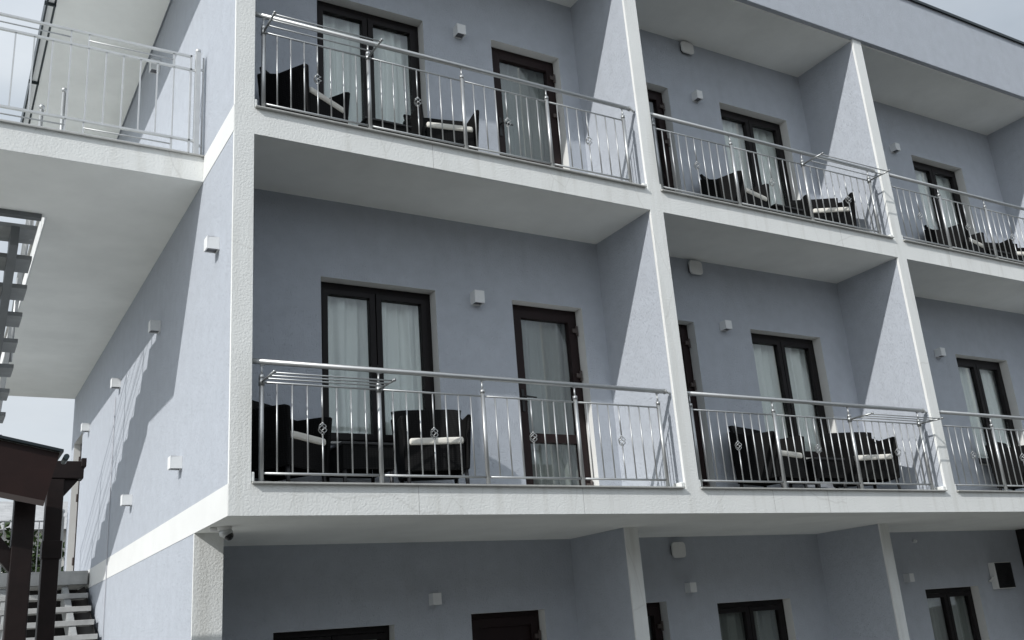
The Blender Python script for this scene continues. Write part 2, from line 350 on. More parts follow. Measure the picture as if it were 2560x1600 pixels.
def window(fl, a, b, y0, seed):
    z0, z1 = zr(fl, 'w'); y = y0+RV
    m = MB(); frame_ring(m, a, b, z0, z1, y, y+.065, .045, .045, .06, .05)
    w_ = m.build('window', 'pvc', bld, .004)
    mid = (a+b)/2
    for k, (p, q) in enumerate(((a+.047, mid-.004), (mid+.004, b-.047))):
        m = MB(); frame_ring(m, p, q, z0+.052, z1-.062, y-.012, y+.05, .05, .055, .055, .06)
        m.build('sash', 'pvc', w_, .005)
        m = MB(); m.box(p+.05, q-.055, y+.022, y+.027, z0+.11, z1-.117); m.build('pane', 'glass', w_)
    m = MB(); m.box(a, b, y-RV-.03, y, z0-.012, z0+.006); m.build('sill', 'coping', w_)
    m = MB(); m.tube([(mid-.02, y-.02, z0+.62), (mid-.02, y-.045, z0+.62), (mid-.02, y-.045, z0+.74)], .008, 8); m.build('handle', 'black', w_)
    c = curtain_mesh(a+.03, b-.03, z0+.03, z1-.03, y+.118, seed).build('curtain', 'curtain_grey' if fl == 0 else 'curtain')
    return c
def door(fl, a, b, y0, seed, left=False):
    z0, z1 = zr(fl, 'd'); y = y0+RV
    m = MB(); frame_ring(m, a, b, z0, z1, y, y+.065, .035, .035, .05, .03)
    d_ = m.build('door', 'pvc_door', bld, .004)
    p, q, lo, hi = a+.037, b-.037, z0+.032, z1-.052
    mz = z0+.62
    m = MB(); frame_ring(m, p, q, lo, hi, y-.014, y+.05, .112, .075, .085, .10); m.box(p+.112, q-.075, y-.0135, y+.0495, mz, mz+.09)
    m.build('leaf', 'pvc_door', d_, .005)
    for z_a, z_b in ((lo+.10, mz), (mz+.09, hi-.085)):
        m = MB(); m.box(p+.112, q-.075, y+.02, y+.025, z_a, z_b); m.build('pane', 'pvc_door' if (fl == 0 and a < 4) else 'glass', d_)
    hx = p+.066
    m = MB(); m.box(hx-.015, hx+.015, y-.024, y-.013, z0+.92, z0+1.14); m.tube([(hx, y-.02, z0+1.06), (hx, y-.06, z0+1.06), (hx+.03, y-.065, z0+1.06), (hx+.13, y-.062, z0+1.055)], [.009, .009, .010, .007], 8); m.build('handle', 'black', d_)
    for hz in (z0+.18, z0+1.30, z0+1.78):
        m = MB(); m.box(q-.045, q+.02, y-.038, y-.013, hz, hz+.045); m.tube([(q+.012, y-.03, hz-.03), (q+.012, y-.03, hz+.075)], .013, 8); m.build('hinge', 'hinge', d_, .003)
    return curtain_mesh(a+.03, b-.03, z0+.02, z1-.03, y+.112, seed, amp=.022).build('curtain', 'curtain_grey')
sd_ = 11
for fl in (2, 1, 0):
    for k, a, b in OPEN[fl]:
        if a > 12: 
            m = MB(); m.box(a, b, (DG if fl == 0 else D)+RV, (DG if fl == 0 else D)+RV+.06, *zr(fl, k)); m.build('window' if k == 'w' else 'door', 'pvc', bld, .004)
            continue
        sd_ += 1; bay = bay_of(a)
        y0 = DG if fl == 0 else D
        if k == 'w':
            c = window(fl, a, b, y0, sd_)
            tag(c, 'white pleated curtain behind the two-sash window of the %s %s' % (BAYN[bay], FLN[fl]+(' balcony' if fl else ' bay')), 'curtain', 'curtains behind windows')
        else:
            c = door(fl, a, b, y0, sd_)
            if fl == 0 and a < 4: bpy.data.objects.remove(c); continue      # the corner bay door below is solid
            tag(c, 'white sheer curtain behind the glazed door of the %s %s' % (BAYN[bay], FLN[fl]+(' balcony' if fl else ' bay')), 'curtain', 'curtains behind doors')

# coping strips and little kerbs at the balcony edges
for fl in (1, 2):
    t = FT[fl]
    for i in range(3):
        a, b = CO[i][1], CO[i+1][0]
        m = MB(); m.box(a+.004, b-.035, -.032, .10, t-.002, t+.012); m.build('coping', 'coping', bld, .002)
        m = MB(); m.box(a+.001, a+.026, .002, .09, t+.0125, t+.085); m.box(b-.05, b-.001, .004, .12, t+.0125, t+.06); m.build('kerb', 'white', bld, .008)
# expansion joints in the slab edges
for x, za, zb_ in ((1.73, B2, T2), (2.98, B1, T1), (5.2, B1, T1), (5.95, B1, T1), (8.85, B2, T2), (9.3, B1, T1), (1.45, B1, T1), (6.9, B2, T2)):
    m = MB(); m.add([(x, -.0006, za+.002), (x+.003, -.0006, za+.002), (x+.001+.004*math.sin(x*9), -.0006, zb_-.004), (x-.002+.004*math.sin(x*9), -.0006, zb_-.004)], [(0, 1, 2, 3)]); m.build('joint', 'joint', bld)
# dark slatted panel against the right partition, ground floor
m = MB(); m.box(CO[3][0]-.035, CO[3][0], 1.02, DG-.002, .1, B1-.002)
for k in range(9): m.box(CO[3][0]-.05, CO[3][0]-.035, 1.03+k*.1, 1.10+k*.1, .1, B1-.004)
m.build('dark_slat_panel', 'dark_panel', bld)

# ------------------------------------------------------------------ railings
YR = .045
def ornament(m, x, y, z, h=.088, rr=.030):
    for k in range(4):
        pts = []; 
        for i in range(11):
            t = i/10; a = k*math.pi/2+t*math.pi*1.15
            q = rr*math.sin(math.pi*t)**.8+.002
            pts.append((x+q*math.cos(a), y+q*math.sin(a), z-h/2+h*t))
        m.tube(pts, .0042, 6)
    m.sphere((x, y, z-h/2), .009, 8, 5); m.sphere((x, y, z+h/2), .009, 8, 5)
def railing(fl, xs, nb, xa, xb, orn, label, cut=None):
    t = FT[fl]; root = empty('balcony_railing', ((xs[0]+xs[-1])/2, YR, t+.012)); O = root.location
    def bd(m, n_, mt): return m.build(n_, mt, root, loc=(-O.x, -O.y, -O.z))
    m = MB(); m.tube([(xa, YR, t+.912), (xb-.03, YR, t+.912)], .0215, 16); m.tube([(xb-.03, YR, t+.912), (xb-.015, YR, t+.912)], .026, 14); m.tube([(xb-.02, YR, t+.912), (xb+.02, YR+.005, t+.905), (xb+.05, YR+.01, t+.90)], [.012, .012, .012], 10); bd(m, 'handrail', 'steel')
    zm, zl = t+.755, t+.082
    for i in range(len(xs)-1):
        m = MB(); m.tube([(xs[i]+.012, YR, zm), (xs[i+1]-.012, YR, zm)], .0082, 10); bd(m, 'middle_rail', 'steel')
        m = MB(); m.tube([(xs[i]+.012, YR, zl), (xs[i+1]-.012, YR, zl)], .0095, 10); bd(m, 'bottom_rail', 'steel')
        for k in range(nb):
            x = xs[i]+(xs[i+1]-xs[i])*(k+1)/(nb+1); m = MB()
            if k == orn[i]:
                z = t+.424
                m.tube([(x, YR, zl), (x, YR, z-.046)], .0064, 8); m.tube([(x, YR, z+.046), (x, YR, zm)], .0064, 8); ornament(m, x, YR, z)
            else: m.tube([(x, YR, zl), (x, YR, zm)], .0064, 8)
            bd(m, 'baluster', 'steel')
    for x in xs:
        m = MB(); m.tube([(x, YR, t+.012), (x, YR, t+.79)], .0178, 14); m.tube([(x, YR, t+.78), (x, YR, t+.81)], .0205, 12); m.tube([(x, YR, t+.80), (x, YR, t+.885)], .008, 8)
        m.tube([(x-.012, YR, t+.885), (x+.03, YR, t+.893)], .006, 6); m.tube([(x, YR, t+.012), (x, YR, t+.02)], .03, 12)
        bd(m, 'post', 'steel')
    tag(root, label, 'railing', 'stainless steel balcony railings')
    return root
B1X = [.240, 1.168, 2.097, 3.027, 3.955]; B2X = [4.345, 5.425, 6.53, 7.66]; B3X = [8.035, 8.985, 9.935, 10.885, 11.83]
for fl in (2, 1):
    railing(fl, B1X, 7, .157, 4.075, [3, 3, 3, 3], 'steel railing across the %s corner balcony at the left' % FLN[fl])
    railing(fl, B2X, 9, 4.288, 7.79, [4, 4, 5], 'steel railing across the %s balcony in the middle of the facade' % FLN[fl])
    railing(fl, B3X, 7, 7.995, 11.95, [3, 3, 3, 3], 'steel railing of the %s balcony at the right edge' % FLN[fl])
# folding laundry racks that hang outside the railings
def rack(fl, xa, xb, label, dip=0.):
    t = FT[fl]; z = t+.757; root = empty('drying_rack', ((xa+xb)/2, YR, z)); O = root.location
    def bd(m, n_, mt): return m.build(n_, mt, root, loc=(-O.x, -O.y, -O.z))
    yo = YR-.29
    for x in (xa, xb):
        m = MB(); m.tube([(x, YR-.02, z), (x+.004, yo, z+dip)], .0095, 10); m.sphere((x+.004, yo-.006, z+dip), .014, 8, 6)
        m.tube([(x, YR+.002, z-.028), (x, YR+.002, z+.028)], .0225, 12); bd(m, 'arm', 'steel_dull')
    for k in (1, 2, 3):
        y = YR-.02+(yo-YR+.04)*k/3; m = MB(); m.tube([(xa, y, z+dip*k/3), (xb, y, z+dip*k/3)], .0062, 8); bd(m, 'rod', 'steel')
    tag(root, label, 'drying rack', 'laundry drying racks on the railings')
rack(2, B1X[0], B1X[1], 'steel laundry rack folded out from the top left balcony railing')
rack(1, B1X[0], B1X[1], 'steel laundry rack folded out from the middle floor corner balcony railing')
rack(2, B2X[2], B2X[3], 'steel laundry rack at the right end of the top central balcony railing')
rack(1, B2X[2], B2X[3], 'steel laundry rack at the right end of the middle floor central railing')

# ------------------------------------------------------------------ wall lamps
def lamp(x, y, z, w_, h, d_, rot, label):
    """cube lamp; origin on the wall, facing local -y"""
    root = empty('wall_lamp', (x, y, z), rot)
    m = MB(); th = .008
    m.box(-w_/2, w_/2, -d_, -d_+th, 0, h); m.box(-w_/2, -w_/2+th, -d_+th, 0, 0, h); m.box(w_/2-th, w_/2, -d_+th, 0, 0, h); m.box(-w_/2+th, w_/2-th, -th, 0, 0, h)
    m.box(-w_/2+th, w_/2-th, -d_+th, -th, h-.02, h-.012)
    m.build('housing', 'lamp', root, .002)
    m = MB(); m.box(-w_/2+th, w_/2-th, -d_+th, -th, .012, .02); m.build('lens', 'lens', root)
    tag(root, label, 'wall lamp', 'square wall lamps'); return root
lamp(2.593, D, T1+1.905, .106, .125, .10, 0, 'white cube lamp between window and door of the middle floor corner balcony')
lamp(2.59, D, T2+1.91, .10, .115, .10, 0, 'white cube lamp between window and door of the top left balcony')
lamp(5.79, D, T1+1.945, .095, .10, .10, 0, 'white cube lamp below the vent cover on the middle floor central balcony')
lamp(5.88, D, T2+1.915, .09, .11, .10, 0, 'white cube lamp below the vent cover on the top central balcony')
lamp(9.56, D, T1+1.93, .095, .11, .10, 0, 'small white cube lamp beside the window of the middle floor right balcony')
lamp(9.55, D, T2+1.955, .095, .11, .10, 0, 'small white cube lamp beside the window of the top right balcony')
lamp(2.48, DG, 2.325, .09, .108, .10, 0, 'cube lamp between window and door under the ground floor overhang')
lamp(5.655, DG, 2.302, .09, .106, .10, 0, 'cube lamp below the vent cover on the shaded ground floor wall')
lamp(9.36, DG, 2.275, .09, .106, .10, 0, 'cube lamp just right of the second ground floor pillar')
R90 = -math.pi/2
for y, z, lb in ((.43, 5.05, 'nearest cube lamp in full sun on the side wall beside the corner'), (2.63, 5.05, 'second cube lamp under the walkway, in its shadow on the side wall'),
                 (4.81, 5.04, 'third cube lamp half sunlit below the walkway on the side wall'), (7.17, 5.03, 'farthest cube lamp above the side door on the side wall'),
                 (1.51, 3.51, 'low cube lamp above the white band, nearer to the corner'), (3.73, 3.535, 'low cube lamp above the white band, farther from the corner'),
                 (3.25, 8.32, 'dark shaded lamp under the roof soffit seen over the left railing'), (5.4, 8.32, 'farther shaded lamp low behind the left balcony railing')):
    lamp(-.004 if z < 3.1 else 0, y, z, .10, .105 if z < 8 else .13, .10, R90, lb)
# ------------------------------------------------------------------ vent covers
def vent(x0, x1, z0, z1, y, label):
    root = empty('vent_cover', ((x0+x1)/2, y, (z0+z1)/2)); w_, h = (x1-x0)/2, (z1-z0)/2
    def rr(w_, h, rad):
        p = []
        for cx, cz, a0 in ((w_-rad, h-rad, 0), (-w_+rad, h-rad, 90), (-w_+rad, -h+rad, 180), (w_-rad, -h+rad, 270)):
            for k in range(6): a = math.radians(a0+k*18); p.append((cx+rad*math.cos(a), cz+rad*math.sin(a)))
        return p
    m = MB(); m.prism(rr(w_-.02, h-.02, .03), 'y', -.03, 0); m.build('base', 'black', root)
    m = MB(); m.prism(rr(w_, h, .045), 'y', -.055, -.03); m.build('cover', 'vent', root, .006)
    tag(root, label, 'vent cover', 'white rounded vent covers')
vent(5.37, 5.56, 5.72, 5.885, D, 'white rounded vent cover under the ceiling of the middle floor central balcony')
vent(5.74, 5.94, 8.715, 8.875, D, 'white rounded vent cover under the ceiling of the top central balcony')
vent(5.455, 5.65, 2.685, 2.86, DG, 'rounded vent cover high on the shaded ground floor wall')
root = empty('motion_sensor', (9.66, DG, 2.80)); m = MB(); m.tube([(0, 0, 0), (0, -.03, 0)], .022, 12); m.build('base', 'lamp', root); m = MB(); m.sphere((0, -.035, -.004), .02, 12, 8); m.build('lens', 'lamp', root)
tag(root, 'tiny white sensor high on the right ground floor wall', 'sensor')
# dome camera at the corner soffit
root = empty('security_camera', (.13, .60, B1))
m = MB(); m.tube([(0, 0, 0), (0, 0, -.03)], .055, 20); m.tube([(-.10, .03, -.01), (-.02, 0, -.02)], .02, 10); m.build('mount', 'vent', root, .003)
m = MB(); m.sphere((.01, -.01, -.045), .052, 18, 10, sz=.75); m.build('housing', 'steel', root)
m = MB(); m.sphere((.028, -.022, -.068), .036, 16, 10); m.build('lens_dome', 'dome', root)
tag(root, 'silver dome security camera with black lens under the overhang corner', 'security camera')
# outdoor unit on the right ground floor wall
root = empty('ventilation_unit', (11.33, DG, 2.30))
m = MB(); m.box(-.19, .19, -.10, 0, -.19, .17); m.build('casing', 'vent', root, .01)
m = MB(); m.box(-.178, .185, -.109, -.1005, -.18, .16); m.build('front_grille', 'black', root)
m = MB()
for k in range(5): m.tube([(math.cos(a_*math.pi/12)*(.03+.027*k), -.113, math.sin(a_*math.pi/12)*(.03+.027*k)-.005) for a_ in range(25)], .003, 5, cap=False)
m.build('fan_guard', 'black', root)
m = MB(); m.tube([(-.19, -.05, -.02), (-.22, -.05, -.03), (-.24, -.04, -.07), (-.24, 0, -.08)], .014, 8); m.build('pipe', 'vent', root)
tag(root, 'boxy ventilation unit with black front on the right ground floor wall', 'ventilation unit')
# conduit on the side wall
m = MB(); m.tube([(-.012, 5.02, 4.98), (-.012, 5.03, 4.0), (-.012, 5.02, 3.0), (-.012, 5.03, 0.05)], .0055, 8)
tag(m.build('conduit', 'cable'), 'thin grey conduit running down the sunlit side wall', 'conduit')

# ------------------------------------------------------------------ furniture
def make_chair():
    root = empty('armchair', (0, 0, 0))
    W, DP = .265, .26
    m = MB()   # front apron and seat box
    m.box(-W+.03, W-.03, -DP, -DP+.03, .19, .405); m.box(-W+.04, W-.04, -DP+.031, DP-.05, .36, .40); m.build('seat_base', 'rattan', root, .012)
    for s in (-1, 1):
        m = MB(); yz = [(-DP-.005, .19), (-DP-.025, .64), (-DP+.02, .655), (.05, .665), (DP-.03, .735), (DP+.02, .74), (DP, .19)]
        x0, x1 = (W-.034, W) if s > 0 else (-W, -W+.034)
        m.prism(yz, 'x', x0, x1)
        if True:   # arms flare outwards at the top
            m.v = [(x+s*max(0, z-.40)*.14, y, z) for x, y, z in m.v]
        m.build('armrest', 'rattan', root, .014, 3)
    m = MB(); n = 10; vs = []; fs = []      # curved backrest
    for th in (0, .035):
        for j in range(7):
            z = .19+(.82-.19)*j/6
            for i in range(n+1):
                t = i/n*2-1; x = t*(W-.012+.14*max(0, z-.4)*1.0); y = DP-.03+th-.0*t+.10*(max(0, z-.40))*.9-.055*abs(t)**3*(z > .3)
                vs.append((x, y, z-.012*abs(t)**4*(j == 6)*2))
    o = 7*(n+1)
    for j in range(6):
        for i in range(n):
            a = j*(n+1)+i; fs += [(a, a+1, a+n+2, a+n+1), (o+a, o+a+n+1, o+a+n+2, o+a+1)]
    for i in range(n): fs += [(i, o+i, o+i+1, i+1), (6*(n+1)+i, 6*(n+1)+i+1, o+6*(n+1)+i+1, o+6*(n+1)+i)]
    for j in range(6): a = j*(n+1); b = a+n; fs += [(a, a+n+1, o+a+n+1, o+a), (b, o+b, o+b+n+1, b+n+1)]
    m.add(vs, fs, 0, True); m.build('backrest', 'rattan', root, .006)
    m = MB(); m.box(-.228, .228, -DP-.012, DP-.05, .402, .462)
    c = m.build('cushion', 'cushion', root, .022, 4)
    for sx in (-1, 1):
        for sy in (-1, 1):
            m = MB(); x, y = sx*(W-.03), sy*(DP-.03)
            m.tube([(x, y, .2), (x+sx*.012, y+sy*.015, 0)], [.02, .014], 8); m.build('leg', 'black', root)
    return root
def make_table():
    root = empty('side_table', (0, 0, 0)); s = .23
    m = MB(); m.box(-s, s, -s, s, .405, .425); m.build('tabletop', 'black', root, .004)
    m = MB(); frame_ring(m, -s+.01, s-.01, .21, .404, -s+.012, -s+.03, .02, .02, .02, .02)
    m.box(-s+.03, s-.03, -s+.014, -s+.028, .23, .385); m.box(-s+.03, s-.03, s-.028, s-.014, .21, .40); m.box(-s+.012, -s+.028, -s+.031, s-.03, .21, .40); m.box(s-.028, s-.012, -s+.031, s-.03, .21, .40)
    m.build('apron', 'rattan', root)
    for sx in (-1, 1):
        for sy in (-1, 1):
            m = MB(); x, y = sx*(s-.03), sy*(s-.035); m.tube([(x, y, .21), (x, y, 0)], [.018, .015], 8); m.build('leg', 'black', root)
    return root
ch0 = make_chair(); used = [False]; tb0 = make_table(); usedt = [False]
def place(src, flag, x, y, z, rz, label, cat, group):
    o = copy_tree(src) if flag[0] else src; flag[0] = True
    o.location = (x, y, z); o.rotation_euler = (0, 0, rz); tag(o, label, cat, group); return o
G = 'black rattan armchairs on the balconies'
def chair(fl, fx, fy, ang, label):     # fx,fy: middle of the front edge
    a = math.radians(ang); ox, oy = -math.sin(a)*.28, math.cos(a)*.28
    place(ch0, used, fx+ox, fy+oy, FT[fl]-.014, a, label, 'armchair', G)
chair(1, .72, .345, 36, 'black rattan armchair turned right at the left end of the middle floor corner balcony')
chair(1, 1.77, .27, -17, 'black rattan armchair facing out below the window of the middle floor corner balcony')
chair(2, .90, .30, 30, 'black rattan armchair at the left end of the top left balcony')
chair(2, 2.09, .30, -10, 'black rattan armchair behind the second panel of the top left railing')
chair(1, 5.86, .28, 15, 'left black armchair of the pair on the middle floor central balcony')
chair(1, 7.12, .28, -20, 'right black armchair of the pair on the middle floor central balcony')
chair(2, 6.02, .32, 14, 'left black armchair on the top central balcony, below the window')
chair(2, 7.22, .30, -28, 'right black armchair on the top central balcony, under the laundry rack')
chair(2, 10.06, .33, 12, 'black armchair behind the second panel of the top right railing')
chair(2, 11.25, .32, -15, 'black armchair cut by the picture edge on the top right balcony')
chair(1, 10.28, .28, 14, 'black armchair on the middle floor right balcony')
GT = 'low black tables between the armchairs'
for fl, x, y, lb in ((1, 1.22, .62, 'low black side table between the armchairs of the middle floor corner balcony'), (2, 1.52, .66, 'low black side table between the armchairs of the top left balcony'),
                  (1, 6.50, .60, 'low black side table between the armchairs of the middle floor central balcony'), (2, 6.63, .66, 'low black side table between the armchairs of the top central balcony'), (2, 10.68, .64, 'low black side table beside the armchair of the top right balcony')):
    place(tb0, usedt, x, y, FT[fl]-.014, 0, lb, 'side table', GT)

# ------------------------------------------------------------------ left walkway, stairs
wk = empty('access_balcony', (-1.1, .98, B2)); tag(wk, 'white edged concrete access balcony and walkway projecting from the side wall', 'balcony')
def wb(m, n_, mt, bev=0): return m.build(n_, mt, wk, bev, loc=(1.1, -.98, -B2))
m = MB(); m.prism([(-2.32, .995), (-.001, .995), (-.001, SE), (-1.10, SE), (-1.10, 2.19), (-2.32, 2.19)], 'z', B2, T2-.01); wb(m, 'slab', 'soffit')
m = MB(); m.box(-2.335, -.001, .98, .995, B2, T2); wb(m, 'fascia', 'white')
m = MB(); m.box(-1.115, -1.10, 2.19, SE, B2, T2); m.box(-2.335, -2.32, .995, 2.19, B2, T2); m.box(-2.335, -1.117, 2.19, 2.205, B2, T2); wb(m, 'fascia', 'band')
m = MB(); m.box(-2.30, -1.15, 2.13, 2.20, B2-.045, B2-.002); wb(m, 'edge_beam', 'stringer')
m = MB(); m.box(-2.36, -.001, .955, 1.07, T2, T2+.012); m.box(-1.14, -1.03, 2.21, SE, T2, T2+.012); wb(m, 'coping', 'coping')
# roof overhang on the side
m = MB(); m.box(-1.12, -.021, .5, SE, 8.88, 9.02); m.build('roof_overhang', 'soffit', bld)
m = MB(); m.box(-1.18, -1.122, .5, SE, 8.87, 9.05); m.build('eaves_board', 'band', bld)
m = MB(); m.box(-1.20, -1.181, .5, SE, 8.84, 9.07); m.box(-1.1215, -1.10, .5, SE, 8.868, 8.879); m.build('eaves_flashing', 'flash', bld)
for y in (1.5, 3.2, 4.9, 6.6):
    m = MB(); m.box(-1.215, -1.1, y, y+.02, 8.835, 8.879); m.build('gutter_bracket', 'flash', bld)
# left railing (grey painted metal with rectangles)
lr = empty('side_railing', (-1.2, .99, T2)); tag(lr, 'pale grey metal railing on the projecting side balcony at top left', 'railing')
def lb_(m, n_, mt='galv'): return m.build(n_, mt, lr, loc=(1.2, -.99, -T2))
yb = .985
zs_ = [T2+.985, T2+.85, T2+.145, T2+.018]
for z, nm in zip(zs_, ('top_rail', 'middle_rail', 'lower_rail', 'bottom_rail')):
    m = MB(); m.box(-2.30, -.128, yb-.012, yb+.012, z-.009, z+.009); lb_(m, nm)
for k in range(15):
    x = -.278-.1395*k; m = MB(); tall = k in (0, 10)
    m.box(x-.006, x+.006, yb-.006, yb+.006, zs_[2]+.01, zs_[1]-.01)
    if tall: m.box(x-.006, x+.006, yb-.006, yb+.006, zs_[1]+.01, zs_[0]-.01); m.box(x-.006, x+.006, yb-.006, yb+.006, zs_[3]+.01, zs_[2]-.01)
    lb_(m, 'baluster')
for a, b in ((-.98, -.285), (-2.2, -1.12)):
    for z0, z1 in ((zs_[1], zs_[0]), (zs_[3], zs_[2])):
        m = MB(); zc = (z0+z1)/2; m.tube([(a, yb, zc), (b, yb, zc)], .0065, 8)
        for x in (a, b): m.box(x-.006, x+.006, yb-.0055, yb+.0055, z0+.01, z1-.01)
        lb_(m, 'inset_rod')
m = MB(); m.box(-.142, -.126, yb-.012, yb+.012, T2+.012, T2+.995); lb_(m, 'end_bar')
m = MB(); m.box(-.095, -.055, yb-.03, yb+.03, T2+.012, T2+1.03); m.sphere((-.075, yb, T2+1.055), .026, 14, 10); m.tube([(-.075, yb, T2+1.025), (-.075, yb, T2+1.04)], .018, 10); m.box(-.126, -.095, yb-.008, yb+.008, zs_[1]-.01, zs_[1]+.01); m.box(-.126, -.095, yb-.008, yb+.008, zs_[2]-.01, zs_[2]+.01); lb_(m, 'post')
m = MB(); m.tube([(-.025, yb, T2+.012), (-.025, yb, T2+1.0)], .008, 8); m.box(-.055, -.017, yb-.006, yb+.006, T2+.86, T2+.88); m.box(-.055, -.017, yb-.006, yb+.006, T2+.10, T2+.12); lb_(m, 'wall_rod')
# stair-head posts with ball tops
for x, y, zt, lb2 in ((-1.045, 2.13, 7.20, 'nearer slim ball-topped steel post behind the side railing'), (-1.215, 2.26, 7.05, 'farther slim ball-topped steel post behind the side railing')):
    root = empty('newel_post', (x, y, T2)); m = MB(); m.tube([(0, 0, .012), (0, 0, zt-T2-.02)], .018, 12); m.build('shaft', 'steel', root)
    m = MB(); m.sphere((0, 0, zt-T2+.01), .026, 14, 10); m.build('finial', 'steel', root); tag(root, lb2, 'post')

# upper stair (descends away from the camera)
us = empty('upper_staircase', (-1.73, 2.3, 5.8)); tag(us, 'open grey stair flight hanging at the left edge under the side balcony', 'staircase')
def ub(m, n_, mt, bev=0): return m.build(n_, mt, us, bev, loc=(1.73, -2.3, -5.8))
XE1, XE2, Y0, Z0, GO, RI = -1.168, -2.30, 2.31, 5.82, .313, .1765
NT = 15
for k in range(NT):
    m = MB(); m.box(XE2, XE1, Y0+k*GO, Y0+k*GO+.36, Z0-k*RI, Z0-k*RI+.045); ub(m, 'tread', 'tread', .004)
for x in (-1.345, -2.05):
    m = MB(); m.prism([(Y0-.05, Z0-.005), (Y0-.05, Z0-.19), (Y0+NT*GO, Z0-NT*RI-.16), (Y0+NT*GO, Z0-NT*RI+.02)], 'x', x-.035, x+.035)
    for k in range(NT): m.prism([(Y0+k*GO+.02, Z0-k*RI-.001), (Y0+k*GO+.34, Z0-k*RI-.001), (Y0+k*GO+.34, Z0-k*RI-.19), (Y0+k*GO+.02, Z0-k*RI-.03)], 'x', x-.03, x+.03)
    ub(m, 'stringer', 'stringer')
def srail(parent, X, y0, z0, dy, dz, heights, posts, ox):
    for h in heights:
        m = MB(); m.tube([(X, y0, z0+h), (X, y0+dy, z0+dz+h)], .011 if h == max(heights) else .0065, 8); m.build('sloping_rod', 'steel', parent, loc=ox)
    for q in posts:
        m = MB(); m.tube([(X, y0+dy*q, z0+dz*q), (X, y0+dy*q, z0+dz*q+max(heights))], .016, 10); m.build('post', 'steel', parent, loc=ox)
L_ = (NT-1)*GO
for X in (XE1-.03, XE2+.03):
    srail(us, X, Y0+.15, Z0+.045, L_, -(NT-1)*RI, (.92, .80, .62, .44, .26), (.02, .34, .67, .99), (1.73, -2.3, -5.8))
# landing and lower stair (descends towards the camera)
ls = empty('lower_staircase', (-.6, 6.3, 3.0)); tag(ls, 'open grey marble stair with landing beside the lower end of the side wall', 'staircase')
def lb2(m, n_, mt, bev=0): return m.build(n_, mt, ls, bev, loc=(.6, -6.3, -3.0))
m = MB(); m.box(-1.14, -.025, 6.30, SE, 2.965, 3.125); m.box(-2.34, -1.141, 7.35, SE, 2.965, 3.125); lb2(m, 'landing', 'marble', .005)
for k in range(17):
    z = 2.845-k*.1655; y = 6.03-.295*k
    if z < .1: break
    m = MB(); m.box(-1.14, -.045, y, y+.36, z-.058, z); lb2(m, 'tread', 'marble', .004)
for x in (-.27, -.93):
    m = MB(); m.prism([(6.35, 2.95), (6.35, 2.72), (1.6, .06), (1.3, .06), (1.3, .10), (6.05, 2.785)], 'x', x-.035, x+.035)
    for k in range(15): m.prism([(6.05-.295*k, 2.785-k*.1655), (6.34-.295*k, 2.785-k*.1655), (6.34-.295*k, 2.93-.1655*(k)), (6.30-.295*k, 2.93-.1655*k)], 'x', x-.03, x+.03)
    lb2(m, 'stringer', 'tread')
m = MB(); m.box(-.62, -.03, 7.1, 7.14, .02, 2.96); m.box(-.60, -.50, 7.06, 7.10, .02, 2.96); m.box(-.25, -.17, 7.06, 7.10, .02, 2.96); lb2(m, 'under_stair_shade', 'dark_panel')  # dark sheets added to give the shade behind the open treads
m = MB(); m.prism([(7.09, .02), (7.09, 2.94), (6.36, 2.94), (1.4, .16), (1.4, .02)], 'x', -.052, -.046); lb2(m, 'side_panel', 'dark_panel')  # black panel closing the side so the tread gaps stay dark
# landing railing
lg = empty('landing_railing', (-1.2, 8.9, 3.125)); tag(lg, 'slim pale metal railing with ball finial at the back of the landing', 'railing')
def gb(m, n_, mt='steel_dull'): return m.build(n_, mt, lg, loc=(1.2, -8.9, -3.125))
for x in (-.075, -1.2, -2.25):
    m = MB(); m.box(x-.03, x+.03, 8.85, 8.90, 3.13, 4.12); m.sphere((x, 8.875, 4.20), .035, 12, 8); m.tube([(x, 8.875, 4.12), (x, 8.875, 4.18)], .018, 8); gb(m, 'post')
for z in (4.05, 3.25): m = MB(); m.box(-2.25, -.07, 8.87, 8.885, z, z+.02); gb(m, 'rail')
for k in range(14):
    x = -.22-.15*k; m = MB(); m.box(x-.007, x+.007, 8.871, 8.884, 3.27, 4.05); gb(m, 'baluster')

# ------------------------------------------------------------------ dark timber pergola at the lower left
pg = empty('timber_pergola', (-2.2, 0, 0)); tag(pg, 'dark brown timber pergola with sloping barge board in the lower left corner', 'pergola')
def pb(m, n_, mt, bev=0): return m.build(n_, mt, pg, bev, loc=(2.2, 0, 0))
P1 = (-1.325, -.36); P2 = (-1.075, .39)
m = MB(); m.box(-1.356, -1.242, -.46, -.345, 0, 3.05); pb(m, 'post', 'wood', .006)
m = MB(); m.box(-1.122, -1.020, .25, .352, 0, 3.205); pb(m, 'post', 'wood', .006)
m = MB(); m.box(-1.128, -1.010, .243, .36, 2.685, 2.80); pb(m, 'collar', 'wood', .003)
m = MB(); m.box(-4.3, -.905, .245, .355, 3.206, 3.325); pb(m, 'beam', 'wood', .006)
m = MB(); m.box(-.925, -.893, .235, .365, 3.285, 3.345); pb(m, 'beam_cap', 'wood', .004)
m = MB(); m.prism([(-1.019, 3.09), (-.93, 3.205), (-1.019, 3.205)], 'y', .27, .335); pb(m, 'brace', 'wood')
m = MB(); m.box(-4.3, -1.30, -.45, -.355, 3.051, 3.15); pb(m, 'beam', 'wood')
SL = -.215
def zb(x): return 3.21+(x+1.153)*SL
m = MB(); m.prism([(-1.153, 3.205), (-1.217, 2.912), (-2.8, zb(-2.8)-.31), (-2.8, zb(-2.8)-.004)], 'y', -.63, -.60); pb(m, 'barge_board', 'wood2')
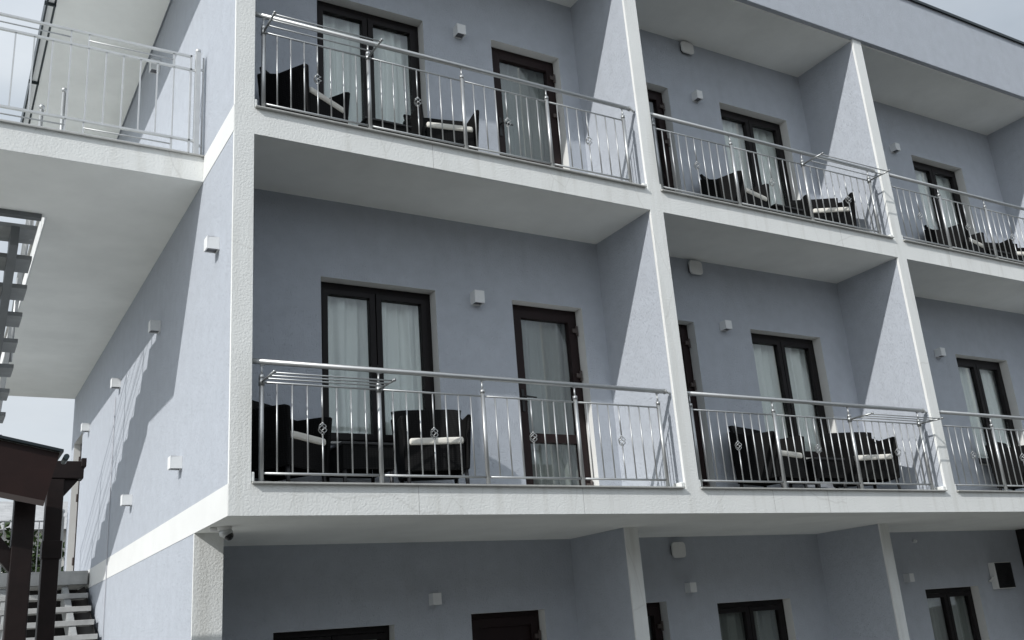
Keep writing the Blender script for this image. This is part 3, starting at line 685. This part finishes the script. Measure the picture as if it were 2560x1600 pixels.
m = MB(); m.prism([(-1.213, 2.925), (-1.220, 2.895), (-2.8, zb(-2.8)-.33), (-2.8, zb(-2.8)-.30)], 'y', -.638, -.6305); pb(m, 'board_trim', 'hinge')
m = MB(); m.prism([(-1.135, 3.206), (-1.135, 3.222), (-2.8, zb(-2.8)+.016), (-2.8, zb(-2.8))], 'y', -.66, .10); m.prism([(-4.45, 3.206), (-4.45, 3.222), (-2.8, zb(-2.8)+.016), (-2.8, zb(-2.8))], 'y', -.66, .10); pb(m, 'roof_sheet', 'flash')
m = MB(); m.tube([(-1.115, -.635, 3.185), (-1.112, -.47, 3.183)], .016, 14); pb(m, 'gutter', 'gutter')
m = MB(); m.prism([(-1.357, 2.55), (-1.72, 2.98), (-1.66, 3.05), (-1.357, 2.68)], 'y', -.44, -.365); pb(m, 'brace', 'wood')
for x, y, h in ((-4.2, -.40, 3.05), (-4.2, .30, 3.205)):
    m = MB(); m.box(x-.057, x+.057, y-.055, y+.055, 0, h); pb(m, 'post', 'wood', .006)

# ------------------------------------------------------------------ greenery and houses beyond
def leafy(name, x, y, h, rad, label, cat, seed, n=2600, ls_=.10, group=None, z0=.0):
    rnd = random.Random(seed); root = empty(name, (x, y, 0))
    m = MB(); m.tube([(0, 0, 0), (.05, .03, h*.3), (-.03, .05, h*.55), (.02, 0, h*.8)], [.10, .08, .05, .02], 8)
    for k in range(7):
        a = rnd.random()*6.28; zz = h*(.2+.08*k); m.tube([(0, 0, zz), (math.cos(a)*rad*.4, math.sin(a)*rad*.4, zz+h*.12), (math.cos(a)*rad*.75, math.sin(a)*rad*.75, zz+h*.18)], [.04, .025, .01], 6)
    m.build('trunk', 'bark', root)
    clumps = []
    for k in range(46):
        a = rnd.random()*6.28; zf = rnd.uniform(.08, 1); q = rad*math.sqrt(rnd.random())*(1-.55*abs(zf-.45)**1.5)
        clumps.append((q*math.cos(a), q*math.sin(a), z0+h*zf*.95, rnd.uniform(.18, .36)*rad))
    m = MB()
    for k in range(n):
        cx, cy, cz, cr = rnd.choice(clumps)
        d = Vector((rnd.gauss(0, 1), rnd.gauss(0, 1), rnd.gauss(0, 1))).normalized()*cr*rnd.uniform(.5, 1.05)
        p = Vector((cx, cy, cz))+d
        e1 = Vector((rnd.gauss(0, 1), rnd.gauss(0, 1), rnd.gauss(0, .6))).normalized(); e2 = e1.cross(Vector((rnd.gauss(0, 1), rnd.gauss(0, 1), 1))).normalized()
        s = ls_*rnd.uniform(.6, 1.2)
        m.add([p-e1*s, p+e2*s*.45, p+e1*s, p-e2*s*.45], [(0, 1, 2, 3)])
    m.build('crown', 'leaf', root)
    tag(root, label, cat, group)
leafy('tree', -.6, 14.2, 4.9, 1.2, 'leafy green tree showing between the two pergola posts', 'tree', 3, 4200)
leafy('tree', -2.1, 13.6, 4.5, 1.1, 'leafy green tree at the left edge behind the pergola post', 'tree', 4, 3600)
leafy('tree', .35, 14.4, 4.0, 1.0, 'green tree seen past the landing railing', 'tree', 5, 3000)
leafy('bush', -1.2, 11.2, 2.6, 1.0, 'low bush growing behind the open lower stair', 'bush', 6, 3000)
hs = empty('far_house', (1.5, 36, 0)); tag(hs, 'distant pale house low on the horizon at the far left', 'house')
def hb(m, n_, mt): return m.build(n_, mt, hs, loc=(-1.5, -36, 0))
m = MB(); m.box(-3.5, 6.5, 36, 44, 0, 7.3); hb(m, 'wall', 'farwall')
m = MB(); m.prism([(35.4, 7.25), (40, 9.0), (44.6, 7.25)], 'x', -3.9, 6.9); hb(m, 'roof', 'rooftile')
for x in (-2.6, -.5, 1.6, 3.7):
    m = MB(); m.box(x, x+1.1, 35.95, 35.999, 5.0, 6.2); hb(m, 'window', 'black')


# ------------------------------------------------------------------ unseen low building, added to block low sky and darken the ground floor
ob = empty('sky_blocker_building', (12, -24, 0)); tag(ob, 'unseen low dark building with pitched roof, added across the yard to block low sky', 'building')
def nb(m, n_, mt): return m.build(n_, mt, ob, loc=(-12, 24, 0))
m = MB(); m.box(-14, 38, -30, -20, 0, 5.6); nb(m, 'wall', 'sky_blocker')
m = MB(); m.prism([(-31, 5.5), (-25, 8.4), (-19.2, 5.5), (-19.2, 5.7), (-25, 8.65), (-31, 5.7)], 'x', -14.6, 38.6); nb(m, 'roof', 'hinge')
for k in range(12):
    x = -12+k*4.2
    for z in (1.0, 3.5):
        m = MB(); m.box(x, x+1.5, -19.995, -19.95, z, z+1.4); nb(m, 'window', 'black')
